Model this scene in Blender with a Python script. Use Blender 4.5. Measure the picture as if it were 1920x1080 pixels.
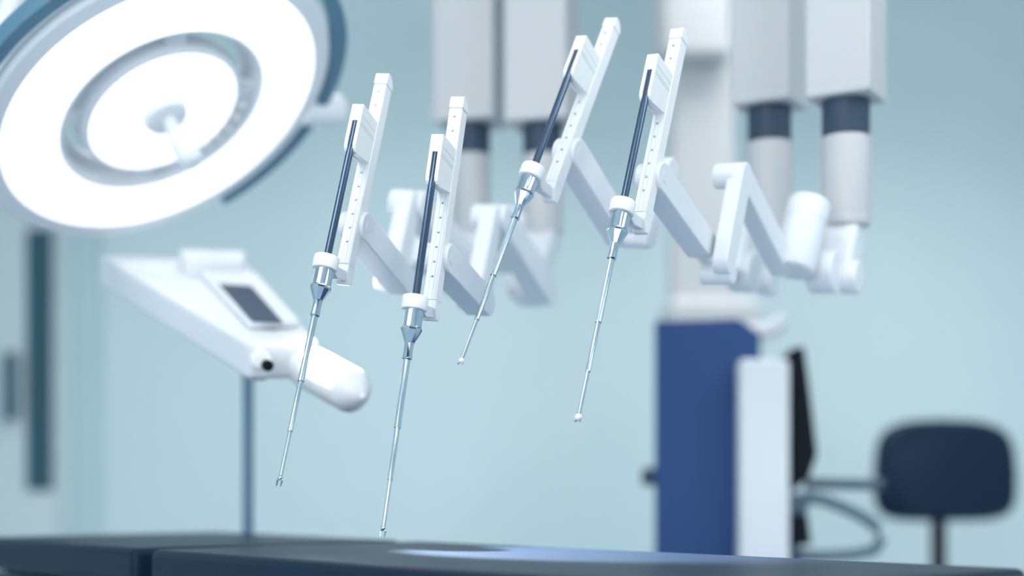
import bpy, bmesh, math, random
from mathutils import Vector, Matrix, Quaternion
random.seed(3)
for o in list(bpy.data.objects): bpy.data.objects.remove(o)
SC = bpy.context.scene
COL = SC.collection
# ------------------------------------------------------------------ camera
CZ = 0.90                      # eye height
F = 2667.0; HY = 915.0         # focal length in pixels, row of the horizon in a 1920 x 1080 frame
cd = bpy.data.cameras.new('camera'); cam = bpy.data.objects.new('camera', cd); COL.objects.link(cam)
cam.location = (0, 0, CZ); cam.rotation_euler = (math.radians(90), 0, 0)
cd.sensor_width = 36; cd.lens = 36 * F / 1920
cd.shift_y = (HY - 540) / 1920
cd.clip_start = .05
cd.dof.use_dof = True; cd.dof.focus_distance = 2.02; cd.dof.aperture_fstop = 1.12
cd.dof.aperture_blades = 0
SC.camera = cam
FILL_WINDOWS = ((-1.75, .95, 28), (-.45, .95, 21), (1.75, .8, 12))  # made-up openings behind the camera that hold the fill lamps
# ------------------------------------------------------------------ exposure, world, big lights
SC.view_settings.view_transform = 'Standard'
SC.view_settings.look = 'None'
SC.view_settings.gamma = 1
SC.view_settings.use_curve_mapping = False
SC.view_settings.exposure = 0.40
w = bpy.data.worlds.new('world'); SC.world = w; w.use_nodes = True
w.node_tree.nodes['Background'].inputs[0].default_value = (.80, .90, 1, 1)
w.node_tree.nodes['Background'].inputs[1].default_value = 1.0
def area(name, loc, target, sx, sy, power, color=(1, 1, 1)):
    l = bpy.data.lights.new(name, 'AREA'); l.shape = 'RECTANGLE'; l.size = sx; l.size_y = sy
    l.energy = power; l.color = color
    o = bpy.data.objects.new(name, l); COL.objects.link(o); o.location = loc
    o.rotation_euler = (Vector(target) - Vector(loc)).to_track_quat('-Z', 'Y').to_euler()
    return o
area('ceiling_key_light', (-1.2, .6, 3.1), (.1, 2.2, 1.1), 1.5, 1.2, 24, (1, .98, .97))
area('wall_fill_light', (.9, 1.6, 3.1), (0.3, 6.2, .8), 1.6, 1.0, 14, (1, .99, .98))  # added fill aimed at the back wall, no fitting behind it
back = area('lower_wall_fill', (.6, 4.5, 3.15), (.6, 4.7, 0), 3.0, 1.0, 33, (1, .99, .97)); back.data.spread = math.radians(125)  # added downlight that brightens the lower wall directly and by floor bounce
area('side_fill_light', (2.1, 1.4, 3.1), (.3, 2.5, 1.0), 1.0, 1.6, 22, (1, .98, .97))  # added soft fill from the right side
for wx, ww, wp in FILL_WINDOWS:      # fill lamps added in made-up openings behind the camera, mirrored in the steel
    area('rear_fill', (wx, -1.98, 1.65), (wx*.55, 2.0, 1.35), ww, 2.1, wp, (.99, .98, 1))

# ------------------------------------------------------------------ materials
def mat(name, col, rough=.5, metal=0., emis=None, es=0., bump=0., bscale=60., coat=0., spec=.5):
    m = bpy.data.materials.new(name); m.use_nodes = True
    nt = m.node_tree; b = nt.nodes['Principled BSDF']
    b.inputs['Roughness'].default_value = rough; b.inputs['Metallic'].default_value = metal
    b.inputs['Specular IOR Level'].default_value = spec
    b.inputs['Coat Weight'].default_value = coat
    n = nt.nodes.new('ShaderNodeTexNoise'); n.inputs['Scale'].default_value = bscale
    tc = nt.nodes.new('ShaderNodeTexCoord'); nt.links.new(tc.outputs['Object'], n.inputs['Vector'])
    mx = nt.nodes.new('ShaderNodeMix'); mx.data_type = 'RGBA'
    mx.inputs[6].default_value = (*[c * .985 for c in col], 1)
    mx.inputs[7].default_value = (*[min(1, c * 1.015) for c in col], 1)
    nt.links.new(n.outputs['Fac'], mx.inputs[0]); nt.links.new(mx.outputs[2], b.inputs['Base Color'])
    if bump:
        bp = nt.nodes.new('ShaderNodeBump'); bp.inputs['Strength'].default_value = bump
        bp.inputs['Distance'].default_value = .002
        nt.links.new(n.outputs['Fac'], bp.inputs['Height']); nt.links.new(bp.outputs[0], b.inputs['Normal'])
    if emis:
        b.inputs['Emission Color'].default_value = (*emis, 1); b.inputs['Emission Strength'].default_value = es
    return m
M = dict(
 wall=mat('wall_paint', (.655, .79, .815), .8, bscale=3),
 darkwall=mat('dark_contrast_wall', (.07, .12, .16), .7, bscale=3),  # unseen wall behind the camera, kept dark for contrast in the steel
 ceiling=mat('ceiling_paint', (.75, .82, .84), .9, bscale=3),
 floor=mat('floor_vinyl', (.48, .61, .72), .45, bscale=5),
 trim=mat('trim_paint', (.52, .68, .70), .6),
 door=mat('door_laminate', (.68, .76, .76), .55),
 doorglass=mat('door_dark_glass', (.03, .10, .14), .25),
 handle=mat('brushed_handle', (.07, .15, .21), .4, .6),
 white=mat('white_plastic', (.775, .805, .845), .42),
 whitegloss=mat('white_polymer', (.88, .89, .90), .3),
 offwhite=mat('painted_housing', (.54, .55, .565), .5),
 groove=mat('panel_groove', (.6, .66, .71), .6),
 bluegrey=mat('blue_grey_seal', (.035, .06, .10), .5, spec=.3),
 rod=mat('dark_anodised_rod', (.09, .135, .20), .22, .9),
 steel=mat('polished_steel', (.52, .60, .67), .08, 1.),
 steel2=mat('satin_steel', (.54, .63, .70), .22, 1.),
 screw=mat('screw_steel', (.30, .38, .45), .3, 1.),
 navy=mat('navy_leather', (.008, .018, .042), .45, spec=.3, bump=.15, bscale=180),
 pad=mat('navy_pad_vinyl', (.009, .019, .040), .40, bump=.1, bscale=120, spec=.2),
 black=mat('black_plastic', (.003, .005, .010), .5, spec=.15),
 darkgrey=mat('dark_grey_metal', (.05, .09, .13), .4, .3),
 blue=mat('blue_side_panel', (.020, .070, .215), .5, spec=.3),
 lampwhite=mat('lamp_white_enamel', (.78, .82, .86), .35),
 lampdark=mat('lamp_yoke_blue_grey', (.09, .21, .30), .45),
 glow=mat('lamp_diffuser', (.9, .9, .9), .5, emis=(1, 1, 1), es=.76),
 ceilglow=mat('ceiling_panel_diffuser', (.9, .9, .9), .5, emis=(.93, .98, 1), es=2.0),
 screen=mat('dark_screen_glass', (.030, .055, .10), .4, spec=.25),
 strut=mat('strut_metal', (.10, .17, .22), .4, .2),
 joint=mat('joint_plastic', (.06, .11, .16), .5),
 pole=mat('grey_blue_pole', (.13, .22, .32), .35, .5),
)
for k in ('pad', 'navy'): M[k].node_tree.nodes['Principled BSDF'].inputs['Specular Tint'].default_value = (.55, .78, 1, 1)
# ------------------------------------------------------------------ helpers
def px(x, y, d):                # point seen at column x, row y, at distance d along the view axis
    return Vector(((x - 960) * d / F, d, CZ - (y - HY) * d / F))
def tag(o, label=None, cat=None, group=None, kind=None):
    if label: o['label'] = label
    if cat: o['category'] = cat
    if group: o['group'] = group
    if kind: o['kind'] = kind
    return o
def empty(name, loc, label, cat, group=None):
    o = bpy.data.objects.new(name, None); COL.objects.link(o); o.location = loc; o.empty_display_size = .05
    return tag(o, label, cat, group)
ORG = {}                        # world origin of every empty or part (no rotations are used on parents)
def obj(name, bm, m, parent=None, smooth=False, bevel=0., origin=None, label=None, seg=2):
    me = bpy.data.meshes.new(name)
    o = bpy.data.objects.new(name, me); COL.objects.link(o)
    if parent is not None:
        org = ORG.get(parent.name) or Vector(parent.location)
        o.parent = parent; ORG[o.name] = org.copy(); loc0 = org
    else:
        if origin is None:
            cs = [v.co for v in bm.verts]; origin = Vector((sum(c.x for c in cs)/len(cs), sum(c.y for c in cs)/len(cs), min(c.z for c in cs)))
        loc0 = Vector(origin); o.location = loc0; ORG[o.name] = loc0.copy()
    bmesh.ops.translate(bm, verts=bm.verts, vec=-loc0)
    bmesh.ops.recalc_face_normals(bm, faces=bm.faces)
    bm.to_mesh(me); bm.free(); me.materials.append(m)
    if smooth:
        for p in me.polygons: p.use_smooth = True
        me.set_sharp_from_angle(angle=math.radians(35))
    if bevel:
        b = o.modifiers.new('bevel', 'BEVEL'); b.width = bevel; b.segments = seg; b.limit_method = 'ANGLE'
        b.harden_normals = False
    if label: o['label'] = label
    return o
def prism(bm, pts, vec):        # extrude closed polygon (world points) along vec
    a = [bm.verts.new(p) for p in pts]; b = [bm.verts.new(Vector(p) + vec) for p in pts]
    n = len(pts)
    bm.faces.new(a); bm.faces.new(list(reversed(b)))
    for i in range(n): bm.faces.new((a[i], b[i], b[(i+1) % n], a[(i+1) % n]))
    return bm
def fbox(bm, fr, lo, hi):       # box in a frame (4x4 matrix)
    p = [fr @ Vector((x, y, lo[2])) for x, y in ((lo[0], lo[1]), (hi[0], lo[1]), (hi[0], hi[1]), (lo[0], hi[1]))]
    return prism(bm, p, fr.to_3x3() @ Vector((0, 0, hi[2] - lo[2])))
def frame(o, x, y, z):
    m = Matrix((x, y, z)).transposed().to_4x4(); m.translation = o; return m
def axis_frame(p, d):           # z along d
    q = Vector(d).normalized().to_track_quat('Z', 'Y'); m = q.to_matrix().to_4x4(); m.translation = p; return m
def lathe(bm, fr, prof, n=48, cap=True, phase=0.):   # prof: (r, z) list along frame z
    rings = []
    for r, z in prof:
        rings.append([bm.verts.new(fr @ Vector((r*math.cos(2*math.pi*i/n+phase), r*math.sin(2*math.pi*i/n+phase), z))) for i in range(n)])
    for a, b in zip(rings, rings[1:]):
        for i in range(n): bm.faces.new((a[i], a[(i+1) % n], b[(i+1) % n], b[i]))
    if cap: bm.faces.new(rings[0]); bm.faces.new(rings[-1])
    return bm
def ring(bm, fr, prof, n=96):   # closed profile revolved
    rings = [[bm.verts.new(fr @ Vector((r*math.cos(2*math.pi*i/n), r*math.sin(2*math.pi*i/n), z))) for i in range(n)] for r, z in prof]
    k = len(rings)
    for j in range(k):
        a, b = rings[j], rings[(j+1) % k]
        for i in range(n): bm.faces.new((a[i], a[(i+1) % n], b[(i+1) % n], b[i]))
    return bm
def cyl(bm, p0, p1, r0, r1=None, n=48, rnd=0.):
    r1 = r0 if r1 is None else r1
    d = p1 - p0; L = d.length; fr = axis_frame(p0, d)
    pr = [(r0, 0), (r1, L)]
    if rnd:
        pr = [(r0 - rnd + rnd*math.sin(t), rnd - rnd*math.cos(t)) for t in [i*math.pi/10 for i in range(6)]] + \
             [(r1 - rnd + rnd*math.cos(t), L - rnd + rnd*math.sin(t)) for t in [i*math.pi/10 for i in range(6)]]
    return lathe(bm, fr, pr, n)
def sphere(bm, c, r, n=24):
    fr = Matrix.Translation(c)
    return lathe(bm, fr, [(max(1e-5, r*math.sin(t)), -r*math.cos(t)) for t in [math.pi*i/14 for i in range(15)]], n)
def slab(bm, p0, p1, w, s0, s1, h0, h1=None, n=12):   # bar with round ends, extruded along w from s0 to s1
    h1 = h0 if h1 is None else h1
    w = w.normalized(); a = p1 - p0; a = (a - w * a.dot(w)); L = a.length; a.normalize(); h = w.cross(a)
    pts = []
    for i in range(n+1):
        t = math.pi/2 + math.pi*i/n; pts.append(p0 + w*s0 + a*(h0*math.cos(t)) + h*(h0*math.sin(t)))
    e = p0 + a*L
    for i in range(n+1):
        t = -math.pi/2 + math.pi*i/n; pts.append(e + w*s0 + a*(h1*math.cos(t)) + h*(h1*math.sin(t)))
    return prism(bm, pts, w*(s1-s0))
def tube(bm, pts, r, n=12):
    P = [Vector(p) for p in pts]; rings = []
    up = Vector((0, 0, 1))
    for i, p in enumerate(P):
        d = (P[min(i+1, len(P)-1)] - P[max(i-1, 0)]).normalized()
        x = d.cross(up); x = x.normalized() if x.length > 1e-3 else Vector((1, 0, 0)); y = d.cross(x)
        rings.append([bm.verts.new(p + x*(r*math.cos(2*math.pi*k/n)) + y*(r*math.sin(2*math.pi*k/n))) for k in range(n)])
    for a, b in zip(rings, rings[1:]):
        for k in range(n): bm.faces.new((a[k], a[(k+1) % n], b[(k+1) % n], b[k]))
    bm.faces.new(rings[0]); bm.faces.new(rings[-1])
    return bm
B = bmesh.new
def wbox(lo, hi): return fbox(B(), Matrix.Identity(4), lo, hi)

# ------------------------------------------------------------------ room
YB = 6.2; XL = -2.6; XR = 3.2; CE = 3.2
tag(obj('wall_back', wbox((XL, YB, 0), (XR, YB+.12, CE)), M['wall']), 'pale teal back wall of the operating room', 'wall', kind='structure')
tag(obj('wall_left', wbox((XL-.12, -2.12, 0), (XL, YB+.12, CE)), M['wall']), 'pale teal left wall', 'wall', kind='structure')
tag(obj('wall_right', wbox((XR, -2.12, 0), (XR+.12, YB+.12, CE)), M['wall']), 'pale teal right wall', 'wall', kind='structure')
tag(obj('floor', wbox((XL-.12, -2.12, -.1), (XR+.12, YB+.12, 0)), M['floor']), 'smooth blue grey vinyl floor', 'floor', kind='structure')
tag(obj('ceiling', wbox((XL-.12, -2.12, CE), (XR+.12, YB+.12, CE+.1)), M['ceiling']), 'pale ceiling', 'ceiling', kind='structure')
fw = B(); Ic = Matrix.Identity(4); xs = [XL-.12]
for wx, ww, wp in FILL_WINDOWS: xs += [wx-ww/2, wx+ww/2]
xs.append(XR+.12)
for a, b in zip(xs[::2], xs[1::2]): fbox(fw, Ic, (a, -2.12, 0), (b, -2.0, CE))
for wx, ww, wp in FILL_WINDOWS:
    fbox(fw, Ic, (wx-ww/2, -2.12, 0), (wx+ww/2, -2.0, .6)); fbox(fw, Ic, (wx-ww/2, -2.12, 2.7), (wx+ww/2, -2.0, CE))
tag(obj('wall_front', fw, M['darkwall']), 'unseen dark blue grey wall behind the camera with openings added for fill light', 'wall', kind='structure')  # openings are invented to let fill in and streak the steel
tag(obj('baseboard_back', wbox((-1.7, YB-.02, 0), (XR, YB, .12)), M['trim']), kind='structure')
# door in the back wall, at the left
def X(x, d): return (x - 960)*d/F
def Z(y, d): return CZ - (y - HY)*d/F
dr = obj('door_1', wbox((X(-140, YB), YB-.045, .01), (X(112, YB), YB, 2.18)), M['door'], bevel=.004)
tag(dr, 'pale laminate door with a narrow dark glass strip and a long pull handle', 'door', kind='structure')
obj('glass_strip', wbox((X(57, YB), YB-.052, Z(920, YB)), (X(106, YB), YB-.044, 2.02)), M['doorglass'], dr, label='narrow dark vertical glass strip')
hb = tube(B(), [(X(34, YB), YB-.10, Z(790, YB)), (X(34, YB), YB-.10, Z(665, YB))], .030)
obj('door_handle', hb, M['handle'], dr, smooth=True, label='long dark vertical pull handle')
hb = B(); [tube(hb, [(X(34, YB), YB-.10, Z(y, YB)), (X(34, YB), YB-.04, Z(y, YB))], .012) for y in (770, 685)]
obj('handle_mount', hb, M['handle'], dr, smooth=True)
fb = wbox((X(150, YB), YB-.05, 0), (X(192, YB), YB, 2.30)); fbox(fb, Matrix.Identity(4), (X(-190, YB), YB-.05, 0), (X(-145, YB), YB, 2.30))
fbox(fb, Matrix.Identity(4), (X(-145, YB), YB-.05, 2.20), (X(150, YB), YB, 2.30))
tag(obj('trim_1', fb, M['trim'], bevel=.003), 'pale frame around the door', 'door frame', kind='structure')

# ceiling light panels (out of the frame, they mirror in the steel)
for i, (x, y) in enumerate(((-.9, .6), (1.0, .6), (-1.4, 4.3), (2.4, 3.4))):
    t = empty('ceiling_light', (x, y, CE-.03), ['flat square ceiling light panel nearest the camera on the left', 'flat square ceiling light panel nearest the camera on the right', 'flat square ceiling light panel near the door', 'flat square ceiling light panel near the right wall'][i], 'ceiling light', 'square ceiling light panels')
    fb = B()
    for a, b in (((-.32, -.32), (.32, -.30)), ((-.32, .30), (.32, .32)), ((-.32, -.30), (-.30, .30)), ((.30, -.30), (.32, .30))):
        fbox(fb, Matrix.Identity(4), (x+a[0], y+a[1], CE-.03), (x+b[0], y+b[1], CE))
    obj('frame', fb, M['white'], t)
    obj('diffuser', wbox((x-.3, y-.3, CE-.02), (x+.3, y+.3, CE-.001)), M['ceilglow'], t)

# ------------------------------------------------------------------ surgical instruments and robotic arms
g = dict(H=.2198, wc=.0090, B0=.0517, rw=.0101, rt=.0229, ut=.2449, ub=.1805, uf=.1765, rtop=.3265, seam=.022, L=.3197)
POSE = {
 4: ([[0.8622, 0.4624, 0.2071], [-0.5031, 0.8295, 0.2426], [-0.0596, -0.3134, 0.9478]], [0.155, 2.0, 0.3937]),
 3: ([[0.8461, 0.426, 0.3203], [-0.5142, 0.8105, 0.2804], [-0.1402, -0.402, 0.9049]], [0.0292, 2.0987, 0.4647]),
 2: ([[0.9539, 0.2718, 0.1269], [-0.2878, 0.9486, 0.1316], [-0.0846, -0.1621, 0.9831]], [-0.1343, 1.967, 0.2548]),
 1: ([[0.9492, 0.2633, 0.1724], [-0.2953, 0.9344, 0.1992], [-0.1086, -0.2399, 0.9647]], [-0.2631, 2.0101, 0.3173]),
}
def pose(k):
    R, t = POSE[k]
    fr = Matrix(R).to_4x4(); fr.translation = Vector(t) + Vector((0, 0, CZ)); return fr

def instrument(k, label, ball, jaws):
    fr = pose(k); O = fr.translation.copy()
    t = empty('surgical_instrument', O, label, 'surgical instrument', 'surgical instruments held by the robotic arms')
    P = lambda s, b, u: fr @ Vector((s, b, u))
    obj('shaft', lathe(B(), fr, [(.0055, .004), (.0055, .165), (.0048, .176), (.0039, .184), (.0039, g['H']-.001)], 32), M['rod'], t, smooth=True, label='dark blue-grey shaft')
    # ring with a rounded rim
    c = .0022; r1, r0 = .0182, .0118
    pr = [(r0, -.0095), (r1-c, -.0095), (r1-.3*c, -.0095+.3*c), (r1, -.0095+c), (r1, .0105-c), (r1-.3*c, .0105-.3*c), (r1-c, .0105), (r0, .0105)]
    obj('collar', ring(B(), fr, pr, 64), M['whitegloss'], t, smooth=True, label='white round collar')
    hb = B()
    lathe(hb, fr, [(.0118, .0095), (.0138, -.004), (.0140, -.0335), (.0143, -.0345)], 64)
    obj('hub', hb, M['steel'], t, smooth=True, label='polished steel hub')
    hb = B()
    lathe(hb, fr, [(.0141, -.0335), (.0151, -.036), (.0146, -.0385), (.0068, -.0555), (.0064, -.057)], 10, phase=.5)
    obj('cone', hb, M['steel'], t, smooth=False, label='faceted steel cone')
    obj('neck', lathe(B(), fr, [(.0064, -.054), (.0062, -.070), (.0069, -.0765), (.0069, -.0785), (.0052, -.080)], 40), M['steel'], t, smooth=True)
    cn = obj('cannula', lathe(B(), fr, [(.0047, -.078), (.0044, -.1725), (.0047, -.1735), (.0047, -.1755), (.0034, -.176)], 32), M['steel2'], t, smooth=True)
    obj('middle_tube', lathe(B(), fr, [(.0035, -.174), (.0033, -.2455), (.0036, -.2462), (.0036, -.2482), (.0024, -.2486)], 32), M['steel2'], t, smooth=True)
    obj('tip_rod', lathe(B(), fr, [(.0026, -.2475), (.0025, -.3115)], 24), M['steel2'], t, smooth=True)
    obj('wrist_joint', sphere(B(), P(0, 0, -.3145), ball), M['steel'] if jaws else M['whitegloss'], t, smooth=True)  # balls of the jawless tips are coloured white to imitate lamp glare
    for s in (-1, 1):
        jb = B()
        a = P(s*.0012, 0, -.3145-ball*.5); m_ = P(s*.0036, 0, -.3150-ball); e = P(s*.0030, -.0005, -.3265 if jaws else -.3205)
        cyl(jb, a, m_, .0013, .0014, 10); cyl(jb, m_, e, .0014, .0008, 10)
        obj('jaw', jb, M['steel'], t, smooth=True)

def lpts(fr, pr, s): return [fr @ Vector((s, b, u)) for b, u in pr]
def arm(k, label, spec):
    fr = pose(k); S = (fr.to_3x3() @ Vector((1, 0, 0))).normalized(); Uv = (fr.to_3x3() @ Vector((0, 0, 1))).normalized()
    base = spec['col']                      # (x, y_bottom, d)
    O = px(base[0], base[1], base[2]); O.z = 2.70
    t = empty('robotic_arm', O, label, 'robotic arm', 'robotic arms hanging over the operating table')
    P = lambda s, b, u: fr @ Vector((s, b, u))
    B0, rt, rw = g['B0'], g['rt'], g['rw']
    # --- guide rail
    rb = fbox(B(), fr, (-rw, B0, g['seam']), (rw, B0+rt, .3075))
    rail = obj('guide_rail', rb, M['whitegloss'], t, bevel=.0012)
    for s in (-.0034, .0034, .0082):
        obj('groove', fbox(B(), fr, (s-.0003, B0-.0002, g['seam']+.002), (s+.0003, B0+.001, .306)), M['groove'], rail)
    for i in range(12):
        u = .056 + .0218*i
        if g['ub']-.012 < u < g['ut']+.003: continue
        f2 = frame(P(-.0002, B0, u), fr.to_3x3() @ Vector((1, 0, 0)), fr.to_3x3() @ Vector((0, 0, 1)), fr.to_3x3() @ Vector((0, -1, 0)))
        sb = lathe(B(), f2, [(.0018, -.0004), (.0018, .0006), (.0012, .0013), (.0004, .0014)], 16)
        obj('screw', sb, M['screw'], rail, smooth=True, label='small steel screw')
    # top end cap with a rounded back
    pr = [(B0-.0006, .309), (B0-.0006, .3235), (B0+.002, .3268), (B0+.010, .3262), (B0+.018, .3225), (B0+rt+.0006, .315), (B0+rt+.0006, .309)]
    obj('end_cap', prism(B(), lpts(fr, pr, -rw-.0006), S*(2*rw+.0012)), M['whitegloss'], rail, bevel=.001)
    sb = fbox(B(), fr, (-rw+.001, B0+.0006, .3070), (rw-.0008, B0+rt-.001, .3092))
    obj('cap_seam', sb, M['groove'], rail)
    # --- foot bracket that holds the collar
    pr = [(B0-.0005, .0215), (B0-.0005, .009), (B0+.012, -.006), (B0+rt+.0005, -.004), (B0+rt+.0005, .0215)]
    bb = prism(B(), lpts(fr, pr, -rw-.0008), S*(2*rw+.0016))
    br = obj('foot_bracket', bb, M['whitegloss'], t, bevel=.0015)
    pr = [(.0135, -.005), (.0135, .006), (.030, .007), (B0+.004, .012), (B0+.010, -.002), (.032, -.010)]
    obj('collar_holder', prism(B(), lpts(fr, pr, -.0075), S*.015), M['white'], br, bevel=.0015)
    nrm = (fr.to_3x3() @ Vector((0, -.77, -.64))).normalized(); c0 = P(.001, B0+.0055, .0015)
    cb = cyl(B(), c0 - nrm*.001, c0 + nrm*.0022, .0048, n=24)
    obj('button', cb, M['white'], br, smooth=True)
    # --- instrument carriage with a slot for the shaft
    wc, H = g['wc'], g['H']; cf = -.0045
    pro = [(cf, g['ut']), (B0+.001, g['ut']), (B0+.001, g['ub']), (cf+.012, g['uf']-.004), (cf+.006, g['uf']-.003), (cf+.002, g['uf']+.001), (cf, g['uf']+.007)]
    cb = prism(B(), lpts(fr, pro, -wc), S*(wc-.0040)); prism(cb, lpts(fr, pro, .0040), S*(wc-.0040))
    prm = [(cf, g['ut']), (B0+.001, g['ut']), (B0+.001, g['ub']), (.020, g['uf']+.001), (.0045, g['uf']+.010), (.0045, H), (cf, H)]
    prism(cb, lpts(fr, prm, -.0040), S*.0080)
    car = obj('carriage', cb, M['whitegloss'], t)
    for u in (.2185, .2150, .2285):
        gb = fbox(B(), fr, (wc-.0002, cf+.003, u-.0004), (wc+.0003, B0-.001, u+.0002))
        obj('groove', gb, M['groove'], car)
    # --- forearm link behind the rail
    a0 = P(0, B0+.0265, spec.get('piv', .091)); a1 = P(0, B0+.0225+spec.get('Alen', .205), spec.get('piv', .091)+spec.get('Au', -.007))
    obj('forearm_link', slab(B(), a0, a1, S, -.0235, .0160, .0215, .0205), M['white'], t, bevel=.0022, seg=3)
    pb = cyl(B(), a0 - S*.0242, a0 + S*.0167, .0085, n=24); obj('pivot_pin', pb, M['white'], t, smooth=True)
    # --- further links, given as (name, x0,y0,d0, x1,y1,d1, s0, s1, h0, h1)
    for nm, x0, y0, d0, x1, y1, d1, s0, s1, h0, h1 in spec['links']:
        obj(nm, slab(B(), px(x0, y0, d0), px(x1, y1, d1), S, s0, s1, h0, h1), M['white'], t, bevel=.013 if nm.startswith('shoulder') else .003, seg=4)
    for nm, x, y, d, s0, s1, r in spec['barrels']:
        c = px(x, y, d); obj(nm, cyl(B(), c+S*s0, c+S*s1, r, rnd=.004), M['white'], t, smooth=True)
    x0, y0, d0, x1, y1, d1, r = spec['drum']
    a, b = px(x0, y0, d0), px(x1, y1, d1)
    dr_ = obj('motor_drum', cyl(B(), a, b, r, rnd=.008), M['white'], t, smooth=True)
    dd = (b-a).normalized(); m0 = a + (b-a)*.7
    obj('seam_ring', cyl(B(), m0, m0+dd*.0015, r+.0004), M['groove'], dr_, smooth=True)
    # --- column
    cx, cyb, d = spec['col']; r = .0445; c = px(cx, cyb, d)
    zt, zb = Z(spec['band'][0], d), Z(spec['band'][1], d)
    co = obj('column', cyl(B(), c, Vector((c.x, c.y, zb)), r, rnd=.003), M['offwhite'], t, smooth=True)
    obj('column_seam', cyl(B(), c + Vector((0, 0, .012)), c + Vector((0, 0, .0145)), r+.0005), M['groove'], co, smooth=True)
    obj('seal_band', cyl(B(), Vector((c.x, c.y, zb)), Vector((c.x, c.y, zt+.01)), r-.0015), M['bluegrey'], t, smooth=True, label='dark blue-grey band')
    q = Vector((S.x, S.y, 0)).normalized(); q2 = Vector((-q.y, q.x, 0))
    hf = frame(Vector((c.x, c.y, zt)), q, q2, Vector((0, 0, 1)))
    wx, wy = spec.get('house', (.060, .060))
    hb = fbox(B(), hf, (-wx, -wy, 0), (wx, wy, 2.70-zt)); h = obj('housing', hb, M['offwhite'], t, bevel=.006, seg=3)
    gb = fbox(B(), hf, (-wx-.0004, -wy-.0004, .012), (wx+.0004, wy+.0004, .0135)); obj('groove', gb, M['groove'], h)

arm(4, 'white robotic arm at the right end, sharpest of the four, holding the rightmost instrument', dict(
  col=(1586, 425, 2.60), band=(190, 258), Alen=.205, house=(.060, .055),
  links=[('upright_link', 1356, 492, 2.24, 1381, 330, 2.28, -.012, .014, .019, .021),
         ('rear_link', 1386, 345, 2.30, 1466, 495, 2.48, -.014, .020, .021, .021),
         ('shoulder_link', 1586, 440, 2.60, 1600, 512, 2.56, -.035, .030, .036, .030)],
  barrels=[('elbow_joint', 1366, 330, 2.28, -.022, .016, .020), ('wrist_barrel', 1345, 515, 2.26, -.026, .028, .016),
           ('shoulder_joint', 1552, 510, 2.52, -.030, .018, .038), ('shoulder_cap', 1590, 520, 2.55, -.010, .022, .030)],
  drum=(1486, 510, 2.47, 1519, 376, 2.50, .0375)))
arm(3, 'white robotic arm second from the right, top of its rail tilted back out of focus', dict(
  col=(1443, 462, 2.85), band=(203, 268), Alen=.225, house=(.062, .058),
  links=[('upright_link', 1208, 445, 2.34, 1247, 318, 2.37, -.012, .014, .018, .020),
         ('rear_link', 1222, 347, 2.38, 1335, 507, 2.70, -.016, .012, .021, .021),
         ('shoulder_link', 1443, 470, 2.85, 1432, 520, 2.78, -.035, .030, .036, .030)],
  barrels=[('elbow_joint', 1244, 318, 2.37, -.026, .016, .020), ('wrist_barrel', 1195, 452, 2.34, -.020, .022, .012),
           ('shoulder_joint', 1402, 510, 2.74, -.030, .018, .040), ('shoulder_cap', 1436, 525, 2.78, -.010, .022, .030)],
  drum=(1372, 520, 2.72, 1390, 430, 2.76, .030)))
arm(2, 'white robotic arm second from the left, hanging lowest in front of a dark banded column', dict(
  col=(1017, 440, 3.15), band=(236, 292), Alen=.205, house=(.070, .062),
  links=[('upright_link', 890, 560, 2.55, 906, 410, 2.60, -.014, .016, .022, .024),
         ('rear_link', 925, 410, 2.62, 1012, 545, 2.95, -.016, .030, .026, .030),
         ('shoulder_link', 1017, 450, 3.15, 1010, 535, 3.05, -.035, .035, .038, .034)],
  barrels=[('elbow_joint', 902, 408, 2.60, -.014, .022, .024), ('wrist_barrel', 872, 565, 2.50, -.012, .012, .016),
           ('shoulder_joint', 1000, 545, 3.0, -.030, .020, .034)],
  drum=(935, 500, 2.80, 956, 400, 2.84, .034)))
arm(1, 'white robotic arm at the left end, nearest the surgical lamp', dict(
  col=(884, 440, 3.28), band=(236, 292), Alen=.205, house=(.074, .062),
  links=[('upright_link', 733, 525, 2.50, 752, 382, 2.54, -.014, .016, .022, .024),
         ('rear_link', 770, 385, 2.56, 868, 520, 2.95, -.016, .030, .026, .030),
         ('shoulder_link', 884, 450, 3.28, 880, 520, 3.15, -.035, .035, .036, .034)],
  barrels=[('elbow_joint', 749, 381, 2.54, -.014, .022, .024), ('wrist_barrel', 720, 528, 2.46, -.012, .012, .016),
           ('shoulder_joint', 862, 525, 3.0, -.030, .020, .034)],
  drum=(795, 505, 2.80, 812, 420, 2.84, .030)))
instrument(4, 'rightmost steel surgical instrument, ending in a blurred ball tip whitened as lamp glare', .0052, False)
instrument(3, 'steel surgical instrument second from the right, tilted most, with a tip whitened as lamp glare', .0042, False)
instrument(2, 'steel surgical instrument second from the left, reaching lowest toward the table', .0034, True)
instrument(1, 'leftmost steel surgical instrument, crossing in front of the tilted console', .0034, True)

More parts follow.
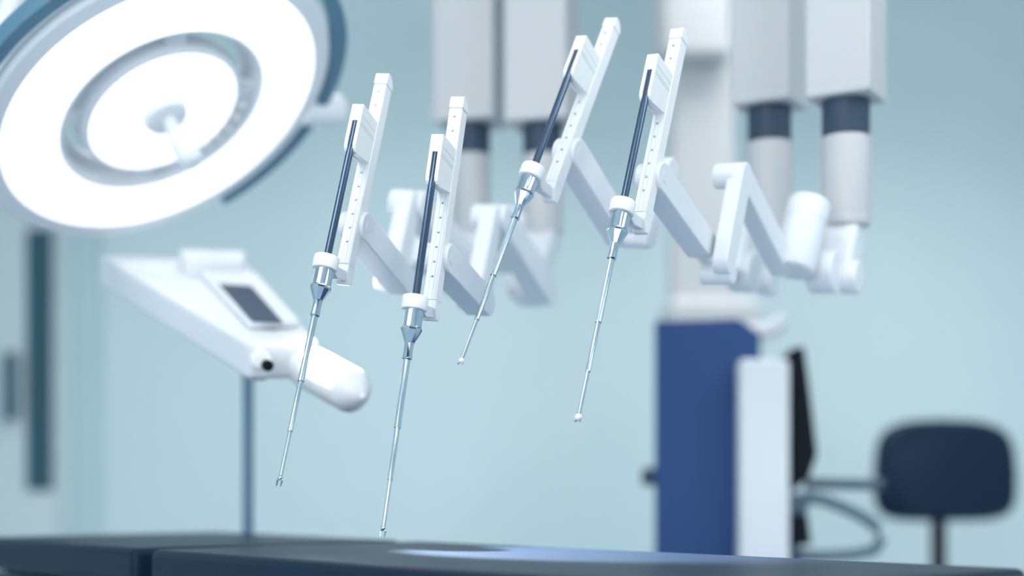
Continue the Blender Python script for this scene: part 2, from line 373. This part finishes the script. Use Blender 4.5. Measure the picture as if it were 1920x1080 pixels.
# overhead boom that carries the arms, and the mast behind the blue console
dm = 5.0
mx0, mx1 = X(1262, dm), X(1378, dm)
t = empty('robot_mast', (X(1320, dm), dm, 0), 'tall pale mast with a boxy head standing behind the blue cabinet', 'robot mast')
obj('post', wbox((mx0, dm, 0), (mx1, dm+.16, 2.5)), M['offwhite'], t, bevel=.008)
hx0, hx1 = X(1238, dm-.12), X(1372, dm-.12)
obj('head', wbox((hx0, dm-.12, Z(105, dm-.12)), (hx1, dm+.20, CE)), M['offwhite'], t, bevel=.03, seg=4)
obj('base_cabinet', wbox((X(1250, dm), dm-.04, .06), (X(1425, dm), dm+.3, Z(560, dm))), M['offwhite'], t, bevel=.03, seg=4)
t = empty('overhead_boom', (.3, 3.5, 2.70), 'pale overhead boom above the picture that carries the robotic arms', 'overhead boom')
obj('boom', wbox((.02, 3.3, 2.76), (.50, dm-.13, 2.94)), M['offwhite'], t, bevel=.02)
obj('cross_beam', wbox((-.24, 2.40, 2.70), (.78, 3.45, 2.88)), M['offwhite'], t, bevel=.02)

# ------------------------------------------------------------------ surgical lamp
LN = Vector((.5043, -.2848, -.8150)).normalized()
LC = px(305, 208, 2.7)
R = .3234
lf = axis_frame(LC, LN)
t = empty('surgical_lamp', LC - LN*.08, 'large round white surgical lamp with a glowing ring, tilted at upper left', 'surgical lamp')
rf, gi, ri = R*1.0, .2020, .1545
obj('outer_ring', ring(B(), lf, [(gi-.004, .004), (gi+.004, .006), (rf+.002, .006), (rf+.026, .004), (rf+.031, -.001), (rf+.031, -.012), (rf+.010, -.040), (gi+.01, -.052), (gi-.004, -.046)]), M['lampwhite'], t, smooth=True)
obj('outer_diffuser', ring(B(), lf, [(gi+.006, .005), (gi+.006, .0085), (rf-.007, .0085), (rf-.005, .005)]), M['glow'], t, smooth=True, label='glowing white ring')
obj('inner_disc', ring(B(), lf, [(.03, .004), (ri-.004, .006), (ri+.006, .002), (ri+.008, -.03), (ri-.01, -.042), (.03, -.045)]), M['lampwhite'], t, smooth=True)
obj('inner_diffuser', ring(B(), lf, [(.034, .005), (.034, .0085), (ri-.006, .0085), (ri-.004, .005)]), M['glow'], t, smooth=True, label='glowing white disc')
obj('inner_rim', ring(B(), lf, [(gi-.020, -.040), (gi-.003, -.040), (gi-.003, -.055), (gi-.020, -.055)]), M['lampwhite'], t, smooth=True)
for a in (30, 120, 210, 300):
    q = lf @ Matrix.Rotation(math.radians(a), 4, 'Z')
    obj('spoke', fbox(B(), q, (ri, -.022, -.036), (gi+.002, .022, -.010)), M['lampwhite'], t, bevel=.004)
hubm = lathe(B(), lf, [(.046, -.03), (.046, .010), (.040, .022), (.024, .026)], 48); obj('hub', hubm, M['lampwhite'], t, smooth=True, label='grey centre hub')
hd = lathe(B(), lf, [(.014, .02), (.013, .045), (.020, .060), (.024, .090), (.023, .125), (.016, .134), (.004, .137)], 40)
obj('handle', hd, M['lampwhite'], t, smooth=True)
# control buttons in the gap, on the side of the pivot
scr = lambda p: (960 + F*p.x/p.y, HY - F*(p.z-CZ)/p.y)
for i in range(5):
    best = min((((scr(lf @ Vector((.178*math.cos(a), .178*math.sin(a), 0)))[0] - (448-15*i))**2 + (scr(lf @ Vector((.178*math.cos(a), .178*math.sin(a), 0)))[1] - (195+19*i))**2, a) for a in [math.pi*2*j/720 for j in range(720)]))
    a = best[1]
    obj('button', sphere(B(), lf @ Vector((.178*math.cos(a), .178*math.sin(a), -.005)), .0095), M['whitegloss'], t, smooth=True)
# pivot on the right and curved yoke
def ang(tx, ty, r):
    return min(((scr(lf @ Vector((r*math.cos(a), r*math.sin(a), 0)))[0]-tx)**2 + (scr(lf @ Vector((r*math.cos(a), r*math.sin(a), 0)))[1]-ty)**2, a) for a in [math.pi*2*j/720 for j in range(720)])[1]
ap = ang(600, 228, .37)
def lp(r, a, z): return lf @ Vector((r*math.cos(a), r*math.sin(a), z))
obj('pivot', cyl(B(), lp(.340, ap, -.022), lp(.455, ap, -.022), .034, rnd=.008), M['lampwhite'], t, smooth=True)
def unwrap(a, lo): return lo + (a - lo) % (2*math.pi)
ya, yb_ = ang(432, 402, .385), ang(-90, 300, .385)
if unwrap(ap, ya) > unwrap(yb_, ya): ya, yb_ = yb_, ya
yb_ = unwrap(yb_, ya)
yk = B(); n = 72; sec = []
for i in range(n+1):
    a = ya + (yb_ - ya)*i/n
    sec.append([yk.verts.new(lp(r, a, z)) for r, z in ((.370, -.034), (.396, -.034), (.396, -.004), (.370, -.004))])
for a_, b_ in zip(sec, sec[1:]):
    for j in range(4): yk.faces.new((a_[j], a_[(j+1) % 4], b_[(j+1) % 4], b_[j]))
yk.faces.new(sec[0]); yk.faces.new(sec[-1])
obj('yoke', yk, M['lampdark'], t, smooth=True, label='dark blue-grey curved yoke')
# suspension arm from the far end of the yoke up to the ceiling
p0 = lp(.384, yb_, -.02)
q0, q1 = px(-20, 150, 2.6), px(30, -20, 2.6)
tb = tube(B(), [p0, p0.lerp(q0, .5), q0, q0.lerp(q1, .5), q1, Vector((q1.x+.02, q1.y, 2.4)), Vector((q1.x+.02, q1.y, CE-.01))], .021, 20)
obj('suspension_arm', tb, M['lampwhite'], t, smooth=True)
sp = bpy.data.lights.new('lamp_beam', 'SPOT'); sp.energy = 700; sp.spot_size = math.radians(25); sp.spot_blend = .7; sp.shadow_soft_size = .012; sp.color = (.95, .98, 1)
so = bpy.data.objects.new('lamp_beam', sp); COL.objects.link(so); so.location = LC + LN*.142
so.rotation_euler = (Vector((.07, 2.14, .8)) - so.location).to_track_quat('-Z', 'Y').to_euler()

# ------------------------------------------------------------------ tilted console on a pole (left)
def ray(x, y): return Vector(((x-960)/F, 1, -(y-HY)/F))
camp = Vector((0, 0, CZ))
D_, C_, B_ = px(466, 642, 2.45), px(600, 641, 2.50), px(458, 488, 3.10)
nT = (C_-D_).cross(B_-D_).normalized()
if nT.z < 0: nT = -nT
def onp(x, y, off=0.):
    r = ray(x, y); k = ((D_ + nT*off) - camp).dot(nT)/r.dot(nT); return camp + r*k
A_ = onp(186, 476)
pc = px(465, 700, 3.12)
t = empty('equipment_console', (pc.x, pc.y, 0), 'white tilted wedge console with a small dark screen on a thin pole', 'medical console')
bm = prism(B(), [A_, B_, C_, D_], -nT*.068)
obj('body', bm, M['white'], t, bevel=.010, seg=4)
lid = [onp(x, y, .0) for x, y in ((350, 520), (452, 523), (458, 500), (338, 496))]
bm = prism(B(), [onp(349, 519), onp(455, 521), onp(458, 500), onp(336, 497)], nT*.034)
obj('raised_block', bm, M['white'], t, bevel=.004, seg=3)
bz = prism(B(), [onp(x, y, .002) for x, y in ((377, 520), (480, 524), (561, 613), (467, 617))], nT*.014)
bz = obj('screen_bezel', bz, M['white'], t, bevel=.003, seg=3)
scn = prism(B(), [onp(x, y, .0162) for x, y in ((410, 533), (471, 537), (531, 606), (471, 602))], nT*.0012)
obj('screen', scn, M['screen'], bz, label='small dark screen')
# cylinder (lens barrel) at the front right
fv = (D_ - A_).normalized(); 
c0, c1 = px(585, 692, 2.50), px(663, 735, 2.40)
ax = (c1-c0).normalized(); L = (c1-c0).length; cf_ = axis_frame(c0, ax)
bm = lathe(B(), cf_, [(.030, -.03), (.037, -.02), (.0385, 0), (.0385, L-.012), (.037, L-.002), (.010, L+.027), (.004, L+.029)], 56)
obj('barrel', bm, M['whitegloss'], t, smooth=True, label='white cylindrical barrel with a conical end')
obj('barrel_tip', sphere(B(), cf_ @ Vector((0, 0, L+.028)), .0062), M['whitegloss'], t, smooth=True)
obj('front_knob', cyl(B(), px(486, 672, 2.46), px(489, 675, 2.40), .0175, rnd=.006), M['whitegloss'], t, smooth=True)
obj('knob_socket', cyl(B(), px(497, 683, 2.42), px(503, 686, 2.385), .0095, rnd=.002), M['black'], t, smooth=True, label='dark socket')
obj('under_mount', cyl(B(), px(486, 700, 2.50), px(486, 712, 2.50), .012), M['darkgrey'], t, smooth=True)
obj('pole', cyl(B(), Vector((pc.x, pc.y, .03)), Vector((pc.x, pc.y, Z(560, 3.12))), .0125, n=24), M['pole'], t, smooth=True, label='thin grey blue pole')
fb = B()
for a in range(5):
    q = Matrix.Translation((pc.x, pc.y, 0)) @ Matrix.Rotation(2*math.pi*a/5, 4, 'Z'); fbox(fb, q, (0, -.02, 0), (.24, .02, .03))
obj('pole_foot', fb, M['pole'], t, bevel=.004)

# ------------------------------------------------------------------ operating table
h = .0975; TZ = CZ - h
def tp(x, y):                 # point of the table top seen at x, y
    d = h*F/(y-HY); return Vector((X(x, d), d, TZ))
dirv = Vector((-.665, .747, 0)).normalized(); nv = Vector((.747, .665, 0)).normalized()
M1 = tp(280, 1030)
table = empty('operating_table', M1 - dirv*.3 + nv*.27 - Vector((0, 0, TZ)), 'low dark blue padded operating table along the bottom edge', 'operating table')
def cushion(name, a, b, w0, w1, z=0., th=.062, bev=.012, mt='pad', label=None):
    pts = [M1 + dirv*a + nv*w0, M1 + dirv*a + nv*w1, M1 + dirv*b + nv*w1, M1 + dirv*b + nv*w0]
    pts = [Vector((p.x, p.y, TZ + z)) for p in pts]
    return obj(name, prism(B(), pts, Vector((0, 0, -th))), M[mt], table, bevel=bev, seg=5, smooth=True, label=label)
cushion('head_cushion', .055, .74, 0., .545, th=.060)
cushion('middle_cushion', -1.20, 0., 0., .545, th=.060)
cushion('foot_cushion', -1.80, -1.215, .005, .54, z=-.006, th=.058)
cushion('table_frame', -1.75, .70, .03, .515, z=-.066, th=.045, bev=.006, mt='darkgrey')
cushion('side_rail', -1.70, .66, -.012, .004, z=-.080, th=.02, bev=.003, mt='steel2', label='steel side rail')
pc2 = M1 - dirv*.45 + nv*.27
obj('pedestal', wbox((pc2.x-.14, pc2.y-.14, .10), (pc2.x+.14, pc2.y+.14, TZ-.10)), M['offwhite'], table, bevel=.02)
obj('foot', wbox((pc2.x-.26, pc2.y-.36, 0), (pc2.x+.26, pc2.y+.36, .10)), M['offwhite'], table, bevel=.02)

# ------------------------------------------------------------------ blue surgeon console (cabinet)
dc = 3.7
x0 = X(1228, dc)
yaw = math.atan2(x0, dc)                        # its left side is seen edge-on
vd = Vector((math.sin(yaw), math.cos(yaw), 0)); vs = Vector((math.cos(yaw), -math.sin(yaw), 0))
org = Vector((x0, dc, 0))
def cp(x, y, off=0.):                           # point of the console front plane (moved off towards the camera) seen at x, y
    r_ = ray(x, y); p0 = org - vd*off; k = (p0 - camp).dot(vd)/r_.dot(vd); return camp + r_*k
t = empty('surgeon_console', org + vs*.16 + vd*.2, 'blue sided cabinet console with a white post and black viewer, right of centre', 'console')
def drop(p, z): return Vector((p.x, p.y, z))
a, b = cp(1228, 602), cp(1385, 597)
e = b + vs*.055; e.z = cp(1421, 626).z
bm = prism(B(), [drop(a, .04), drop(e, .04), e, b, a], vd*.42)
obj('side_panel', bm, M['blue'], t, bevel=.004, label='deep blue side panel')
a, b = cp(1386, 672, .12), cp(1481, 674, .12)
bm = prism(B(), [drop(a, .04), drop(b, .04), b, a], vd*.34)
obj('front_post', bm, M['white'], t, bevel=.012, seg=4, label='white square post')
cv = B(); tube(cv, [cp(1405, 622, -.1), cp(1430, 622, -.1), cp(1455, 613, -.1), cp(1473, 597, -.1)], .022, 16)
obj('top_grip', cv, M['white'], t, smooth=True)
pv = [(1480, 655), (1508, 648), (1520, 740), (1533, 852), (1518, 895), (1481, 925)]
obj('viewer', prism(B(), [cp(x, y) for x, y in pv], vd*.30), M['black'], t, bevel=.006, label='black slanted viewer')
pv = [(1481, 960), (1514, 960), (1522, 1022), (1481, 1022)]
obj('knee_panel', prism(B(), [cp(x, y) for x, y in pv], vd*.30), M['black'], t, bevel=.004, label='black lower panel')
c = cp(1497, 945, .01)
obj('joint_disc', cyl(B(), c, c+vd*.25, .028, rnd=.004), M['joint'], t, smooth=True)
obj('armrest_bar', cyl(B(), cp(1510, 906, -.1), cp(1655, 909, -.1), .015, n=20), M['darkgrey'], t, smooth=True, label='dark horizontal armrest bar')
sb = B(); tube(sb, [cp(x, y, -.1) for x, y in ((1505, 930), (1545, 938), (1585, 953), (1622, 972), (1645, 990), (1652, 1012), (1640, 1032), (1600, 1040), (1540, 1042), (1490, 1042))], .016, 16)
obj('curved_strut', sb, M['strut'], t, smooth=True)
a, b = cp(1484, 1015, -.03), cp(1500, 1015, -.03)
obj('lower_column', prism(B(), [drop(a, .04), drop(b, .04), b, a], vd*.24), M['darkgrey'], t)
obj('side_knob', cyl(B(), cp(1203, 893, -.2), cp(1240, 895, -.2), .025, rnd=.005), M['darkgrey'], t, smooth=True, label='dark knob')
a, b = cp(1236, 1000), cp(1478, 1000)
obj('base_plinth', prism(B(), [drop(a - vd*.12, 0), drop(b - vd*.12, 0), drop(b - vd*.12, .05), drop(a - vd*.12, .05)], vd*.54), M['darkgrey'], t)

# ------------------------------------------------------------------ stool (right)
ds = 5.0
cx, cz = X(1762, ds), Z(888, ds)
t = empty('office_chair', (cx, ds-.02, 0), 'dark navy office chair with a rounded backrest at far right', 'chair')
hw, hh = 131*ds/F, 89*ds/F
bb = B(); N, K = 64, 7; rings = []
for j in range(K):
    u_ = j/(K-1); y = -.045 + .09*u_
    sc_ = 1 - .10*abs(2*u_-1)**3
    rg = []
    for i in range(N):
        a = 2*math.pi*i/N; e = .42
        xx = hw*sc_*math.copysign(abs(math.cos(a))**e, math.cos(a)); zz = hh*sc_*math.copysign(abs(math.sin(a))**e, math.sin(a))
        if zz > 0: zz += .024*(1-(xx/hw)**2) ; xx *= 1 - .05*zz/hh
        curve = .05*(xx/hw)**2
        rg.append(bb.verts.new(Vector((cx+xx, ds-.05+y-curve*.8+.03, cz+zz))))
    rings.append(rg)
for a, b in zip(rings, rings[1:]):
    for i in range(N): bb.faces.new((a[i], a[(i+1) % N], b[(i+1) % N], b[i]))
bb.faces.new(rings[0]); bb.faces.new(rings[-1])
obj('backrest', bb, M['navy'], t, smooth=True)
obj('back_post', wbox((cx-.025, ds+.0, .52), (cx+.025, ds+.03, Z(930, ds))), M['black'], t, bevel=.005)
seat = B(); fbox(seat, Matrix.Identity(4), (cx-.23, ds-.52, .46), (cx+.23, ds-.04, .53)); obj('seat', seat, M['navy'], t, bevel=.03, seg=5, smooth=True)
obj('support_bar', wbox((cx-.02, ds-.28, .43), (cx+.02, ds+.03, .52)), M['black'], t, bevel=.004)
obj('gas_lift', cyl(B(), Vector((cx, ds-.28, .10)), Vector((cx, ds-.28, .44)), .025, n=24), M['darkgrey'], t, smooth=True)
for i in range(5):
    q = Matrix.Translation((cx, ds-.28, 0)) @ Matrix.Rotation(2*math.pi*i/5+.3, 4, 'Z')
    lg = obj('leg', fbox(B(), q, (0, -.02, .065), (.28, .02, .10)), M['black'], t, bevel=.006)
    c = q @ Vector((.265, -.012, .03)); c2 = q @ Vector((.265, .012, .03))
    obj('caster', cyl(B(), c, c2, .03, n=20), M['black'], lg, smooth=True)
